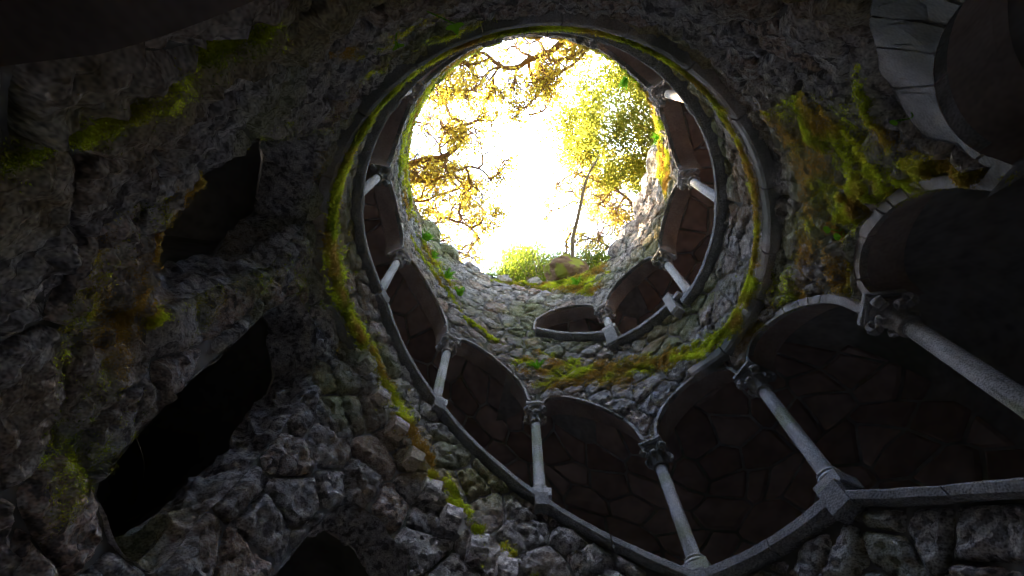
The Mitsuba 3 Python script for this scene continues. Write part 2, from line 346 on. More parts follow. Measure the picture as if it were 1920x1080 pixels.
# the ragged recesses of the lower wall: reveal and dark back
def rough_tunnel(poly, r0, r1, seed):                          # a hewn passage: stone-sized blocks along the outline and into the depth
    q = np.asarray(poly.exterior.segmentize(.012).coords)[:-1]; n = len(q); rs = np.arange(r0, r1, .012)
    nx = np.roll(q, -1, 0) - np.roll(q, 1, 0); nx = np.stack([nx[:, 1], -nx[:, 0]], 1); nx /= np.linalg.norm(nx, axis=1, keepdims=True) + 1e-9
    if poly.exterior.is_ccw: nx = nx
    L = np.r_[0, np.cumsum(np.linalg.norm(np.diff(q, axis=0), axis=1))]; V = []
    cen = np.random.default_rng(seed).uniform([0, r0 - .1], [L[-1], r1 + .1], (int(L[-1] * 8 * (r1 - r0) / .1), 2)); tr = cKDTree(cen)
    for r in rs:
        d, _ = tr.query(np.stack([L, np.full(n, r)], 1), k=2); joint = np.clip((d[:, 1] - d[:, 0]) / .03, 0, 1)
        w = np.stack([q[:, 0] * 20, q[:, 1] * 20, np.full(n, r * 20)], -1)
        off = (.022 * (1 - joint) + .05 * (meshkit.fbm(w, 3, seed) - .5)) * min(1, (r - r0) / .03) + .02 * (r - r0)
        g = q + nx * off[:, None]; V.append(P3(g[:, 0], np.full(n, r), g[:, 1]))
    V = np.stack(V, 1); V = np.concatenate([V, V[:1]], 0); return grid_mesh(V)
for j, nch in enumerate(NICHES):
    rev = rough_tunnel(nch, .99, 1.19, 40 + j)
    add('recess', rev, 'stone_mat', WALLS['well_wall'], uv=np.tile([.25, .4], (len(rev[0]), 1)), smooth=True)
    q = nch.buffer(.16); v, f = tri_poly(q)
    fr_ = q.difference(nch.buffer(-.002)); lip = sheet(fr_, lambda v: np.full(len(v), 1.19), .2)
    add('recess_chamber', join([walls(q, 1.19, 2.1, .06, 6), (P3(v[:, 0], np.full(len(v), 2.1), v[:, 1]), f), lip]), 'mortar_mat', WALLS['well_wall'])

# ------------------------------------------------------------------ arches: face band and soffit, one piece per bay
for b in BAYS:
    joints = [LineString([((b + .5) * DT, cap_z(b + .5) - .02), ((b + .5) * DT + .9 * math.cos(t), cap_z(b + .5) - .02 + .9 * math.sin(t))]).buffer(.0028) for t in np.linspace(.12, math.pi - .12, 8) + np.random.default_rng(int(b) + 40).uniform(-.07, .07, 8)]
    piece = ring.intersection(box(b * DT, -2, (b + 1) * DT, 9)).difference(unary_union(joints))
    gs = pack(piece, 1e-5)
    if not gs: continue
    w = WALLS['crown_wall' if b >= 1 else 'well_wall']
    front = [sheet(g, lambda v: np.full(len(v), .976) + .018 * (meshkit.fbm(np.stack([v[:, 0] * 12, v[:, 1] * 12, v[:, 0] * 0], -1), 2, 4) - .5), .03) for g in gs]
    side = [walls(g, .976, 1.0, .02, 2) for g in gs]
    if b >= -3: add('arch_face', join(front + side), 'ashlar_mat', w)
    ak, az = arch_line(b, 28); r = np.linspace(.975, 1.11, 5)
    if b == 12: m = az > sill_z(ak); ak, az = ak[m], az[m]
    ends = [(ak[0], az[0] - .03)], [(ak[-1], az[-1] - .03)]
    V = np.stack([P3(ak * DT, np.full(len(ak), q), az + .0015) for q in r], 1)
    add('arch_soffit', grid_mesh(V), 'soffit_mat', w, smooth=True)
# undersides of the impost line between arches
for c in range(-3, 13):
    k = np.linspace(c - .085, c + .085, 5)
    V = np.stack([P3(k * DT, np.full(5, q), cap_z(k) + .001) for q in (.962, 1.085)], 1)
    add('impost', grid_mesh(V), 'ashlar_mat', WALLS['crown_wall' if c > 1 else 'well_wall'])

# ------------------------------------------------------------------ gallery behind the arches: vault and outer wall in crazy paving
gal = thing('spiral_gallery', 'spiral gallery behind the arches with brownish crazy paving on its vault and back wall', 'gallery')
GA, GB = K0 - .1, 13.3
floor_z = interp([(-12, -.78), (-3, -.70), (0, .62), (1, .63), (4, 2.01), (4.3, 2.02), (11, 2.02), (13.5, 2.62)])
def section(t, k):                                            # t in 0..1 up the outer wall and over the vault to the arches
    zf, ztop = floor_z(k), cap_z(k) + .232
    zs = cap_z(k) - .08; t = np.asarray(t, float)
    wall = t < .6; a = np.clip((t - .6) / .4, 0, 1) * math.pi / 2
    r = np.where(wall, 1.58, 1.085 + .495 * np.cos(a)); z = np.where(wall, zf + (zs - zf) * t / .6, zs + (ztop - zs) * np.sin(a))
    return r, z
def gal_pt(k, t, inset):
    r, z = section(t, k); wall = t < .6; a = np.clip((t - .6) / .4, 0, 1) * math.pi / 2
    return P3(k * DT, r - inset * np.where(wall, 1, np.cos(a)), z - inset * np.where(wall, 0, np.sin(a)))
kk = np.linspace(GA, GB, 240); tt = np.r_[np.linspace(0, .6, 5), np.linspace(.64, 1, 10)]
KK, TT = np.meshgrid(kk, tt, indexing='ij')
add('vault_backing', grid_mesh(gal_pt(KK, TT, 0)), 'mortar_mat', gal)
add('walkway', grid_mesh(np.stack([P3(kk * DT, np.full(len(kk), r), floor_z(kk)) for r in (.99, 1.3, 1.6)], 1)), 'mortar_mat', gal)
for k in (GA + .01, GB - .01):
    r, z = section(tt, np.full(len(tt), k)); q = np.stack([P3(np.full(len(tt), k * DT), r, z), P3(np.full(len(tt), k * DT), np.full(len(tt), 1.0), z)], 1)
    add('end_wall', grid_mesh(q), 'mortar_mat', gal)
prng = np.random.default_rng(11)
LT = 1.35                                                     # length of the section curve
pp = []
for k in np.arange(-.5, 13.2, .24):
    for t in np.arange(.12, 1.0, .088):
        pp.append(((k + prng.uniform(-.11, .11)) * DT, (t + prng.uniform(-.04, .04)) * LT))
pp = np.array(pp); pv = Voronoi(pp); n_pav, rest, restuv = 0, [], []
frame = box(-.4 * DT, .1 * LT, 13.1 * DT, .985 * LT)
cells = []
for i in range(len(pp)):
    reg = pv.regions[pv.point_region[i]]
    if -1 in reg or not reg: continue
    g = Polygon(pv.vertices[reg]).intersection(frame).buffer(-.009).buffer(.004)
    for h in pack(g, .002): cells.append((h, pp[i]))
cells.sort(key=lambda c: (c[1][0] < 2.0, -c[0].area * (c[1][1] > .55)))
for h, c in cells:
    v2 = np.asarray(h.exterior.segmentize(.07).coords)[:-1]; inner = np.asarray(h.buffer(-.007).exterior.segmentize(.07).coords)[:-1] if not h.buffer(-.007).is_empty else None
    if inner is None or len(inner) < 3: continue
    o = inner.mean(0); lift = prng.uniform(.009, .016)
    n = len(inner); v = np.vstack([[o], inner]); f = [[0, 1 + i, 1 + (i + 1) % n] for i in range(n)]
    top = gal_pt(v[:, 0] / DT, v[:, 1] / LT, lift)
    m = len(v2)                                                 # skirt: outer ring lies on the backing
    j = np.argmin(((v2[:, None] - inner[None]) ** 2).sum(-1), 1)
    low = gal_pt(v2[:, 0] / DT, v2[:, 1] / LT, .001); off = len(v)
    for i in range(m):
        a, b = off + i, off + (i + 1) % m; ja, jb = 1 + j[i], 1 + j[(i + 1) % m]
        f.append([a, b, jb]); 
        if ja != jb: f.append([a, jb, ja])
    vv = np.vstack([top, low]); ff = np.array(f); uv = np.tile([prng.random(), prng.random()], (len(vv), 1))
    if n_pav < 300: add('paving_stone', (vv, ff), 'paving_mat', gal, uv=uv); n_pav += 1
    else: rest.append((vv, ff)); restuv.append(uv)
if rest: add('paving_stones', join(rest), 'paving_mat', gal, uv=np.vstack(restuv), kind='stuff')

# ------------------------------------------------------------------ sill, ledge and stair ends
sill = thing('parapet_sill', 'long spiralling grey stone sill carrying the columns of the arcade', 'sill')
prof = [(.955, -.044), (.944, -.034), (.944, -.006), (.951, .0), (1.075, .0), (1.075, -.048), (.98, -.048)]
cuts = [-4.6] + list(range(-3, 13))
for b in cuts:
    a, e = b + .004, b + 1 - .004
    if b == 11: a = 11.04
    if b == 12: e = 12.92
    for s0, s1 in ((a, (a + e) / 2 - .004), ((a + e) / 2 + .004, e)):
        add('coping_stone', bend_bar(s0, s1, sill_z, prof, .05, seed=b), 'sill_mat', sill)
flat = lambda z: (lambda k: np.full(np.shape(k), z))
for c in range(-3, 13):                                       # a block in the sill under every column
    z = float(base_z(c)) if c < 12 else 2.885
    wd = .056 if c not in (0, 4, 11, 12) else .072
    zl = min(sill_z(c - wd), sill_z(c + wd)) - .052
    add('pier_block', bend_bar(c - wd, c + wd, flat(z - .028), [(.947, zl - z + .028), (.938, zl - z + .04), (.938, -.006), (.945, 0), (1.08, 0), (1.08, zl - z + .028)], .04, seed=c), 'sill_mat', sill)
add('pier_block', bend_bar(11.14, 11.24, flat(2.66), [(.945, -.15), (.935, -.13), (.935, .05), (.945, .06), (1.08, .06), (1.08, -.15)], .04), 'ashlar_mat', sill, label='raised light block where the sill steps up')
ledge = thing('stone_ledge', 'projecting ring of curved ledge stones below the upper sill, partly under moss', 'ledge')
lprof = [(.985, -.022), (.945, -.016), (.938, .0), (.938, .042), (.95, .056), (.99, .062)]
edges = np.sort(np.r_[4.0, 11.4, np.arange(4.5, 11.2, .5) + prng.uniform(-.08, .08, 14)])
for a, e in zip(edges[:-1], edges[1:]):
    add('ledge_stone', bend_bar(a + .006, e - .006, lambda k: 1.95 + 0 * k + .16 * np.clip(k - 11, 0, 1), lprof, .05, seed=int(a * 10), rough=.005), 'ashlar_mat', ledge)
stair = thing('stone_staircase', 'row of square stair ends jutting from the wall, climbing towards the ledge', 'stairs')
ST = [(3.82, 1.955), (3.57, 1.845), (3.34, 1.735), (3.12, 1.625), (2.92, 1.52), (2.72, 1.42), (2.50, 1.325), (2.28, 1.235), (2.06, 1.13), (1.84, 1.03)]
for k, z in ST:
    sr = np.random.default_rng(int(k * 50)); pr, hh = sr.uniform(-.006, .012), sr.uniform(-.008, .008)
    add('step', bend_bar(k - sr.uniform(.060, .088), k + sr.uniform(.060, .085), lambda q: z + .05 * sr.normal() * (q - k), [(.925 + pr, -.048 - hh), (.912 + pr, -.034), (.908 + pr, -.01), (.911 + pr, .018), (.926 + pr, .036 + hh), (1.02, .037 + hh), (1.02, -.048 - hh)], .016, seed=int(k * 20), rough=.008), 'step_mat', stair)

# ------------------------------------------------------------------ columns
def lathe(prof, n=28):
    a = np.linspace(0, 2 * math.pi, n, endpoint=False); prof = np.array(prof)
    V = np.stack([np.stack([r * np.cos(a), r * np.sin(a), np.full(n, z)], -1) for r, z in prof], 0)
    V = np.concatenate([V, V[:, :1]], 1); return grid_mesh(V)
def cbox(sx, sy, z0, z1, ch=.004):
    m = trimesh.creation.box(extents=(sx, sy, z1 - z0)); m.apply_translation((0, 0, (z0 + z1) / 2)); return np.array(m.vertices), np.array(m.faces)
def torus(R, r, z, n=28, m=10):
    b = np.linspace(0, 2 * math.pi, m); return lathe([(R + r * math.cos(t), z + r * math.sin(t)) for t in b], n)
def ball(c, r):
    m = trimesh.creation.icosphere(2, r); v = np.array(m.vertices) * [1, 1, .85]; return v + c, np.array(m.faces)
def scroll(a, r0, z0, size, w):                               # leaf rising from the bell and rolling outward at its tip
    pts = []; n = 16
    for i in range(n):
        t = i / (n - 1)
        if t < .6: u = t / .6; pts.append((r0 + size * .6 * u ** 2, z0 + size * 1.5 * u))
        else:
            b = (t - .6) / .4 * 4.2; q = .42 * size * (1 - .35 * (t - .6) / .4)
            pts.append((r0 + size * .6 + q * math.sin(b) * .9 + 0.1 * size, z0 + size * 1.5 + q * (math.cos(b) - 1) * -1 * 0.0 + q * (1 - (1 - math.cos(b))) - q))
    p = np.array(pts); wd = w * np.interp(np.linspace(0, 1, n), [0, .5, 1], [.7, 1.0, .75]); V = []
    for (r, z), q in zip(p, wd):
        row = []
        for s, dd in ((-1, 0), (-.5, .10), (0, .16), (.5, .10), (1, 0)): row.append([r + dd * w * 1.5, s * q, z])
        for s in (1, 0, -1): row.append([r - .012, s * q, z])
        row.append(row[0]); V.append(row)
    V = np.array(V); ca, sa = math.cos(a), math.sin(a)
    V = np.stack([V[..., 0] * ca - V[..., 1] * sa, V[..., 0] * sa + V[..., 1] * ca, V[..., 2]], -1)
    return grid_mesh(V)
def column(c, zb, zn, zc, label):
    key = thing('stone_column', label, 'column', 'slender columns of the spiral arcade')
    ang = T0 + c * DT; M = np.array([[-math.sin(ang), math.cos(ang), 0], [math.cos(ang), math.sin(ang), 0], [0, 0, 1.0]]).T
    o = np.array([1.008 * math.cos(ang), 1.008 * math.sin(ang), zb])
    def pl(m): return (m[0] @ M.T + o) * S, m[1]
    H, C = zn - zb, zc - zb; R = .0285
    add('plinth', pl(cbox(.098, .098, -.03, .012)), 'granite_mat', key)
    add('base', pl(join([torus(.036, .011, .022), torus(.033, .007, .042), lathe([(.04, .012), (.04, .02), (.033, .03), (.033, .046), (R, .052)])])), 'granite_mat', key, smooth=40)
    zz = np.linspace(.045, H, 9); add('shaft', pl(lathe([(R * (1.0 - .10 * ((z - .045) / max(H, .1)) ** 1.3), z) for z in zz])), 'granite_mat', key, smooth=True)
    h = C - H
    parts = [torus(.029, .0075, H + .004), lathe([(.027, H), (.028, H + .25 * h), (.034, H + .6 * h), (.047, H + .8 * h)]),
             cbox(.098, .112, H + .82 * h, H + h - .001), cbox(.108, .122, H + .89 * h, H + h - .0005)]
    cr = []
    for i in range(4):
        a = math.pi / 4 + i * math.pi / 2
        cr.append(scroll(a, .027, H + .12 * h, .40 * h, .018)); cr.append(ball((.054 * math.cos(a), .054 * math.sin(a), H + .69 * h), .0155))
        a = i * math.pi / 2
        cr.append(scroll(a, .027, H + .1 * h, .26 * h, .013)); cr.append(ball((.041 * math.cos(a), .041 * math.sin(a), H + .50 * h), .0105))
    cap = add('capital', pl(join(parts)), 'ashlar_mat', key, smooth=35)
    add('leaves', pl(join(cr)), 'ashlar_mat', cap, smooth=50)
COLS = {-1: 'large near column at the right edge of the picture, running out of the frame', 0: 'column on the kinked corner of the sill at lower right, second largest',
        1: 'lower column left of the right-hand corner, standing at the lowest point of the sill', 2: 'nearly upright column at the bottom centre between two dark arches',
        3: 'column lower left of centre, next to the left of the upright one', 4: 'column at the left where the climbing sill turns level', 5: 'short looking column at the far left of the upper ring',
        6: 'stub of a column at the upper left of the ring', 7: 'column peeping over the sill at the top left, barely seen', 8: 'column peeping over the sill at the top right, barely seen',
        9: 'column at the upper right of the ring beside the conifer', 10: 'column at the right of the ring above the green lit arch',
        11: 'column at the right beside the raised block where the sill steps up', 12: 'tiny stubby far column between the two smallest arches'}
for c, lab in COLS.items():
    zb = float(base_z(c)) if c < 12 else 2.90
    column(c, zb, float(base_z(c)) + .50, float(cap_z(c)), lab)

# ------------------------------------------------------------------ ground and floor
def annulus(r0, r1, z, n=96, rings=6, dz=0.0):
    a = np.linspace(0, 2 * math.pi, n + 1); rs = np.geomspace(r0, r1, rings)
    V = np.stack([np.stack([r * np.cos(a), r * np.sin(a), np.full(n + 1, z)], -1) for r in rs], 1); return grid_mesh(V * S)
put(thing('ground', 'wooded ground around the mouth of the well', None, kind='structure'), annulus(1.06, 180, 3.5), 'soil_mat')
put(thing('well_floor', 'floor at the bottom of the well', None, kind='structure'), annulus(.01, 1.7, ZB + .01), 'paver_mat')

# ------------------------------------------------------------------ moss: small upright tufts scattered on the stones
su = surf / S; sang = (np.arctan2(su[:, 1], su[:, 0]) - T0) % (2 * math.pi); srad = np.hypot(su[:, 0], su[:, 1])
front = srad < 1.0
tree = cKDTree(np.stack([sang, su[:, 2]], 1)[front]); fr = srad[front]
def wall_r(x, z):
    d, i = tree.query(np.stack([np.asarray(x) % (2 * math.pi), z], 1)); return np.where(d < .03, fr[i], .985)
def tufts(x, r, z, rg, size, nleaf=6, hue=None, droop=.5, brown=0.2):
    n = len(x); base = P3(x, r, z); ang = T0 + np.asarray(x)
    inw = np.stack([-np.cos(ang), -np.sin(ang), 0 * ang], 1)
    V, UV = [], []
    tone = np.clip(meshkit.fbm(base * 5, 3, 21) * 2.6 - .8 + rg.normal(0, .12, n), 0, 1)
    br = np.clip((meshkit.fbm(base * 3.2, 3, 31) - .5) * 5 + brown, 0, 1)
    for j in range(nleaf):
        d = inw * .8 + rg.normal(0, .75, (n, 3)) + np.array([0, 0, -droop]) * rg.random((n, 1))
        d /= np.linalg.norm(d, axis=1, keepdims=True)
        s = np.cross(d, rg.normal(0, 1, (n, 3))); s /= np.linalg.norm(s, axis=1, keepdims=True)
        L = size * S * rg.uniform(.5, 1.25, (n, 1)); b = base + rg.normal(0, .004 * S, (n, 3))
        V.append(np.stack([b - s * L * .24, b + s * L * .24, b + d * L], 1))
        t = np.clip(tone + rg.normal(0, .12, n), 0, 1); UV.append(np.repeat(np.stack([t, br], 1)[:, None], 3, 1))
    V = np.concatenate(V).reshape(-1, 3); UV = np.concatenate(UV).reshape(-1, 2)
    return V, np.arange(len(V)).reshape(-1, 3), UV
def along(line, n, width, rg, clump=3.0, gate=.36):
    q = np.array(line, float); seg = np.r_[0, np.cumsum(np.hypot(np.diff(q[:, 0]) * DT, np.diff(q[:, 1])))]; m = n * 4
    t = rg.uniform(0, seg[-1], m); x = np.interp(t, seg, q[:, 0]) * DT; z = np.interp(t, seg, q[:, 1])
    w = width * (.4 + 1.6 * meshkit.noise(np.stack([t * 6, t * 0, t * 0 + 3], -1), 5) ** 2)
    x = x + rg.normal(0, 1, m) * w * .5; z = z + rg.standard_t(4, m) * w * .9
    keep = rg.random(m) < np.clip((meshkit.fbm(np.stack([x * 14, z * 14, x * 0], -1), 4, 12) - gate) * 3.0, 0, 1)
    return x[keep][:n], z[keep][:n]
def region(poly, n, rg, thresh=.47, freq=6.0):
    P = Polygon([(k * DT, z) for k, z in poly]); x0, z0, x1, z1 = P.bounds; m = n * 5
    x = rg.uniform(x0, x1, m); z = rg.uniform(z0, z1, m)
    f = meshkit.fbm(np.stack([x * freq, z * freq, x * 0], -1), 4, 17)
    edge = np.clip(shapely.distance(P.exterior, shapely.points(x, z)) / .06, 0, 1)
    k = shapely.contains_xy(P, x, z) & (rg.random(m) < np.clip((f - thresh + .08) * 5, 0.04, 1) * (.3 + .7 * edge))
    return x[k][:n], z[k][:n]
moss_no = [0]
def moss(label, spots, size=.011, brown=.15, lift=0.0, r=None, nleaf=6):
    moss_no[0] += 1; rg = np.random.default_rng(100 + moss_no[0])
    x, z = np.concatenate([s[0] for s in spots]), np.concatenate([s[1] for s in spots]); size = size * .78
    pt = shapely.points(x % (2 * math.pi), z); ok = np.logical_not(np.asarray(shapely.contains(holes, pt), bool))
    x, z = x[ok], z[ok]
    rr = (wall_r(x, z) if r is None else np.full(len(x), r)) - lift
    v, f, uv = tufts(x, rr, z, rg, size, nleaf, brown=brown)
    put(thing('moss', label, 'moss', kind='stuff'), (v, f), 'moss_mat', uv=uv)
shapely.prepare(holes)
g = np.random.default_rng(55)
def lz(ks, z): return [(k, z) for k in ks]
moss('thick bright moss hanging along the ledge at the left of the ring', [along([(3.95, 2.0), (4.5, 1.98), (5.2, 1.99), (6.0, 2.0)], 8500, .020, g, gate=.2), along([(4.0, 2.0), (5.6, 2.0)], 3600, .035, g)], .019, .1, r=.932)
moss('thin line of moss on the ledge along the top of the ring', [along([(6.0, 2.0), (7, 2.01), (8, 2.01), (8.9, 2.01)], 4200, .010, g, gate=.2)], .009, .05, r=.932)
moss('bright green moss line on the ledge at the right of the ring', [along([(8.9, 2.04), (9.6, 2.03), (10.2, 2.02), (10.8, 2.02), (11.2, 2.05), (11.5, 2.2)], 5500, .011, g, gate=.22), along([(10.2, 1.98), (10.9, 1.98)], 1300, .03, g)], .009, .05, r=.930)
moss('moss and small ferns growing on the stair ends', [along([(k + .05, z + .045), (k - .05, z + .05)], 320, .013, g) for k, z in ST[:9]] + [along([(3.9, 2.02), (3.4, 1.83), (2.9, 1.6), (2.3, 1.3)], 2600, .03, g)], .011, .25, r=.925)
moss('brown and yellow moss clumps over the two lower middle arches', [region([(.3, 2.2), (.9, 2.16), (1.5, 2.42), (2.0, 2.42), (2.3, 2.72), (1.9, 2.9), (1.2, 2.62), (.4, 2.35)], 5600, g, .50, 9), along([(2.2, 2.83), (1.9, 2.62), (1.4, 2.54), (.9, 2.4), (.45, 2.27)], 2200, .03, g)], .012, .55)
moss('diagonal green moss line falling from the ledge above the lower right arch', [along([(11.5 - 11, 2.27), (.3, 2.16), (.0, 2.09), (-.25, 2.05), (-.5, 2.0)], 3600, .012, g, gate=.22), along([(.5, 2.27), (.0, 2.12)], 900, .02, g)], .010, .0)
moss('rusty brown moss spread over the wall around the lower right arch', [region([(.2, 2.12), (-.3, 2.0), (-.75, 2.0), (-1.25, 1.62), (-1.1, 1.36), (-.85, 1.5), (-.5, 1.75), (.05, 1.98)], 5200, g, .49, 8)], .010, .6)
moss('bushy green moss branch above the big dark right-hand arch', [along([(-1.31, 1.54), (-1.5, 1.47), (-1.7, 1.33), (-1.83, 1.2), (-1.93, 1.07), (-1.97, .95), (-2.0, .85)], 11000, .030, g), along([(-1.6, 1.48), (-1.95, 1.06)], 9000, .06, g)], .0075, .35)
moss('thin brown and green moss film over the wall between the ring and the right-hand arches', [region([(.1, 1.98), (-.4, 1.92), (-.9, 1.85), (-1.5, 1.75), (-2.2, 1.75), (-2.0, 1.5), (-1.6, 1.5), (-1.2, 1.62), (-.8, 1.72), (-.3, 1.95)], 6000, g, .49, 7)], .0065, .65)
moss('moss line on the pale spandrel at the top right', [along([(-2.51, 1.05), (-2.37, 1.10), (-2.25, 1.14), (-2.05, 1.14), (-1.9, 1.16)], 1500, .010, g), region([(-2.35, 1.12), (-1.9, 1.2), (-1.7, 1.5), (-2.1, 1.75), (-2.3, 1.4)], 8000, g, .47)], .007, .3)
moss('mossy fringe hanging from the rim of the opening at the left', [along([(3.0, 3.45), (3.4, 3.55), (3.9, 3.72), (4.5, 3.85), (5.2, 3.92), (6.2, 3.95), (7.2, 3.95)], 5200, .035, g), region([(4.2, 3.6), (6.8, 3.6), (6.8, 4.0), (4.2, 4.0)], 3500, g, .48)], .016, .2)
moss('mossy fringe hanging from the rim of the opening at the right', [along([(7.4, 3.9), (8.2, 3.68), (8.9, 3.56), (9.5, 3.66), (10.0, 3.78)], 4000, .03, g), region([(9.3, 3.45), (10.4, 3.5), (10.2, 3.85), (9.4, 3.7)], 2600, g, .46)], .016, .55)
moss('sunlit moss cushion on the far rim below the boulder', [region([(.7, 3.65), (1.1, 3.45), (1.5, 3.75), (2.0, 3.9), (2.0, 4.02), (.7, 3.92)], 3600, g, .42), along([(2.6, 3.98), (1.9, 3.97), (1.2, 3.92)], 1800, .02, g)], .016, .35)
moss('moss line crossing the dark wall at the top left', [along([(-4.37, .72), (-4.53, .69), (-4.69, .63), (-4.79, .57), (-4.84, .53)], 4200, .016, g, gate=.3)], .0048, .15)
moss('moss streak beside the upper left ragged recess', [along([(-5.1, .98), (-5.26, .96), (-5.41, .94), (-5.59, .95), (-5.76, .96)], 3000, .010, g, gate=.24), along([(-5.45, .90), (-5.7, .86)], 700, .03, g)], .007, .25)
moss('faint green moss scattered between the ragged recesses on the left wall', [region([(4.3, 1.8), (5.2, 1.9), (6.0, 1.9), (6.3, 1.5), (6.0, 1.1), (5.0, 1.0), (4.9, 1.6)], 3000, g, .53, 6), region([(4.8, .9), (5.9, .95), (5.9, .75), (4.8, .6)], 2000, g, .52, 6)], .006, .35)
moss('patchy moss on the wall along the top edge of the picture', [along([(-4.5, 1.08), (-4.39, 1.32), (-4.22, 1.28), (-4.1, 1.32)], 1500, .03, g, clump=1), along([(-4.7, 1.6), (-4.3, 1.75), (-3.9, 1.9)], 1200, .02, g, clump=1)], .006, .3)
moss('trailing moss below the arches at the centre left', [along([(4.1, 3.5), (3.6, 3.45), (3.2, 3.35), (2.9, 3.13), (2.5, 2.97), (2.2, 2.86)], 2600, .018, g)], .012, .2)

# ------------------------------------------------------------------ leaves, ferns, boulder
def blade(center, normal, up, L, W, outline, fold=.12):
    n = np.array(normal, float); n /= np.linalg.norm(n); u = np.array(up, float); u -= n * (u @ n); u /= np.linalg.norm(u); s = np.cross(n, u)
    o = np.array(outline); c = np.array(center, float); v = [c + u * L * .05]
    for a, b in o: v.append(c + s * W * a + u * L * b + n * fold * W * abs(a))
    k = len(o); return np.array(v), np.array([[0, 1 + i, 1 + (i + 1) % k] for i in range(k)])
def tube(pts, r0, r1, sides=6):
    p = np.array(pts, float); t = np.gradient(p, axis=0); t /= np.linalg.norm(t, axis=1, keepdims=True) + 1e-12
    ref = np.array([.3, .2, .93]) if abs(t[:, 2]).mean() < .8 else np.array([1., .1, 0]); a = np.cross(t, ref); a /= np.linalg.norm(a, axis=1, keepdims=True) + 1e-12
    b = np.cross(t, a); th = np.linspace(0, 2 * math.pi, sides + 1); r = np.linspace(r0, r1, len(p)) if np.ndim(r0) == 0 else np.asarray(r0)
    V = p[:, None] + r[:, None, None] * (np.cos(th)[None, :, None] * a[:, None] + np.sin(th)[None, :, None] * b[:, None]); return grid_mesh(V)
IVY = [(0, 1), (-.14, .62), (-.2, .42), (-.5, .2), (-.42, 0), (-.2, -.04), (0, .05), (.2, -.04), (.42, 0), (.5, .2), (.2, .42), (.14, .62)]
ROUND = [(.5 * math.sin(a), .5 - .5 * math.cos(a)) for a in np.linspace(0, 2 * math.pi, 14, endpoint=False)][::-1]
def solo_leaf(name, label, k, z, r, L, W, up, outline, stem_to=None):
    key = thing(name, label, 'leaf'); c = P3(k * DT, r, z); ang = T0 + k * DT
    inw = np.array([-math.cos(ang), -math.sin(ang), -.55]); v, f = blade(c, inw, up, L * S, W * S, outline)
    add('blade', (v, f), 'fern_mat', key, uv=np.tile([.75, .5], (len(v), 1)))
    if stem_to is not None:
        e = P3(stem_to[0] * DT, stem_to[2], stem_to[1]); p = [c + (e - c) * t + np.array([0, 0, -.02 * S * math.sin(math.pi * t)]) for t in np.linspace(0, 1, 7)]
        add('stem', tube(p, .0016 * S, .0012 * S, 5), 'fern_mat', key)
solo_leaf('ivy_leaf', 'pointed bright green ivy leaf hanging at the top of the picture', -4.04, 1.247, .94, .045, .045, (.1, .5, .6), IVY, (-4.083, 1.04, .955))
solo_leaf('ivy_leaf', 'smaller round-lobed green ivy leaf left of the pointed one', -4.292, 1.234, .94, .028, .032, (-.2, -.6, -.5), IVY, (-4.24, 1.136, .955))
solo_leaf('clover_leaf', 'upper of the two small round leaves left of the dark right-hand arch', -1.388, 1.523, .95, .024, .028, (.2, .2, .9), ROUND, (-1.40, 1.49, .965))
solo_leaf('clover_leaf', 'lower of the two small round leaves left of the dark right-hand arch', -1.348, 1.509, .95, .024, .028, (.3, -.2, -.9), ROUND, (-1.38, 1.48, .965))
solo_leaf('clover_leaf', 'single small round leaf on the moss near the top right', -2.262, 1.028, .95, .014, .016, (.2, .2, .9), ROUND, (-2.28, 1.0, .965))
def fern(label, k, z, n, L, seed):
    rg = np.random.default_rng(seed); key = thing('fern', label, 'fern', 'ferns on the rim wall'); c = P3(k * DT, .965, z); ang = T0 + k * DT
    inw = np.array([-math.cos(ang), -math.sin(ang), 0]); tang = np.array([-math.sin(ang), math.cos(ang), 0]); ms, us = [], []
    for i in range(n):
        a = rg.uniform(-1.3, 1.3); d = inw * rg.uniform(.5, 1) + tang * math.sin(a) + np.array([0, 0, math.cos(a) * .7]); d /= np.linalg.norm(d); l = L * S * rg.uniform(.6, 1.1)
        side = np.cross(d, inw + [0, 0, .4]); side /= np.linalg.norm(side)
        for j in range(1, 12):
            t = j / 12; b = c + d * l * t + np.array([0, 0, -.45 * l * t * t])
            for s in (-1, 1):
                w = l * .26 * (1 - t) ** .7; tip = b + side * s * w + d * w * .4; q = d * w * .28
                ms.append((np.array([b - q, tip, b + q]), np.array([[0, 1, 2]]))); us.append(np.tile([np.clip(rg.normal(.6, .2), 0, 1), .5], (3, 1)))
    put(key, join(ms), 'fern_mat', uv=np.vstack(us))
fern('bright fern highest on the left rim wall', 3.88, 3.66, 16, .13, 1); fern('second fern down on the left rim wall', 3.60, 3.58, 13, .10, 2)
fern('third fern down on the left rim wall', 3.30, 3.47, 15, .12, 3); fern('lowest fern on the left rim wall', 3.05, 3.33, 14, .11, 4)
fern('fern on the moss over the lower middle arch', 1.95, 2.62, 14, .10, 5); fern('fern on the sunlit moss of the far rim', 1.22, 3.72, 16, .12, 6)
fern('bright fern on the rim at the upper right', 8.75, 3.62, 14, .12, 7); fern('lower fern on the right rim beside the arch', 9.6, 3.6, 13, .10, 8)
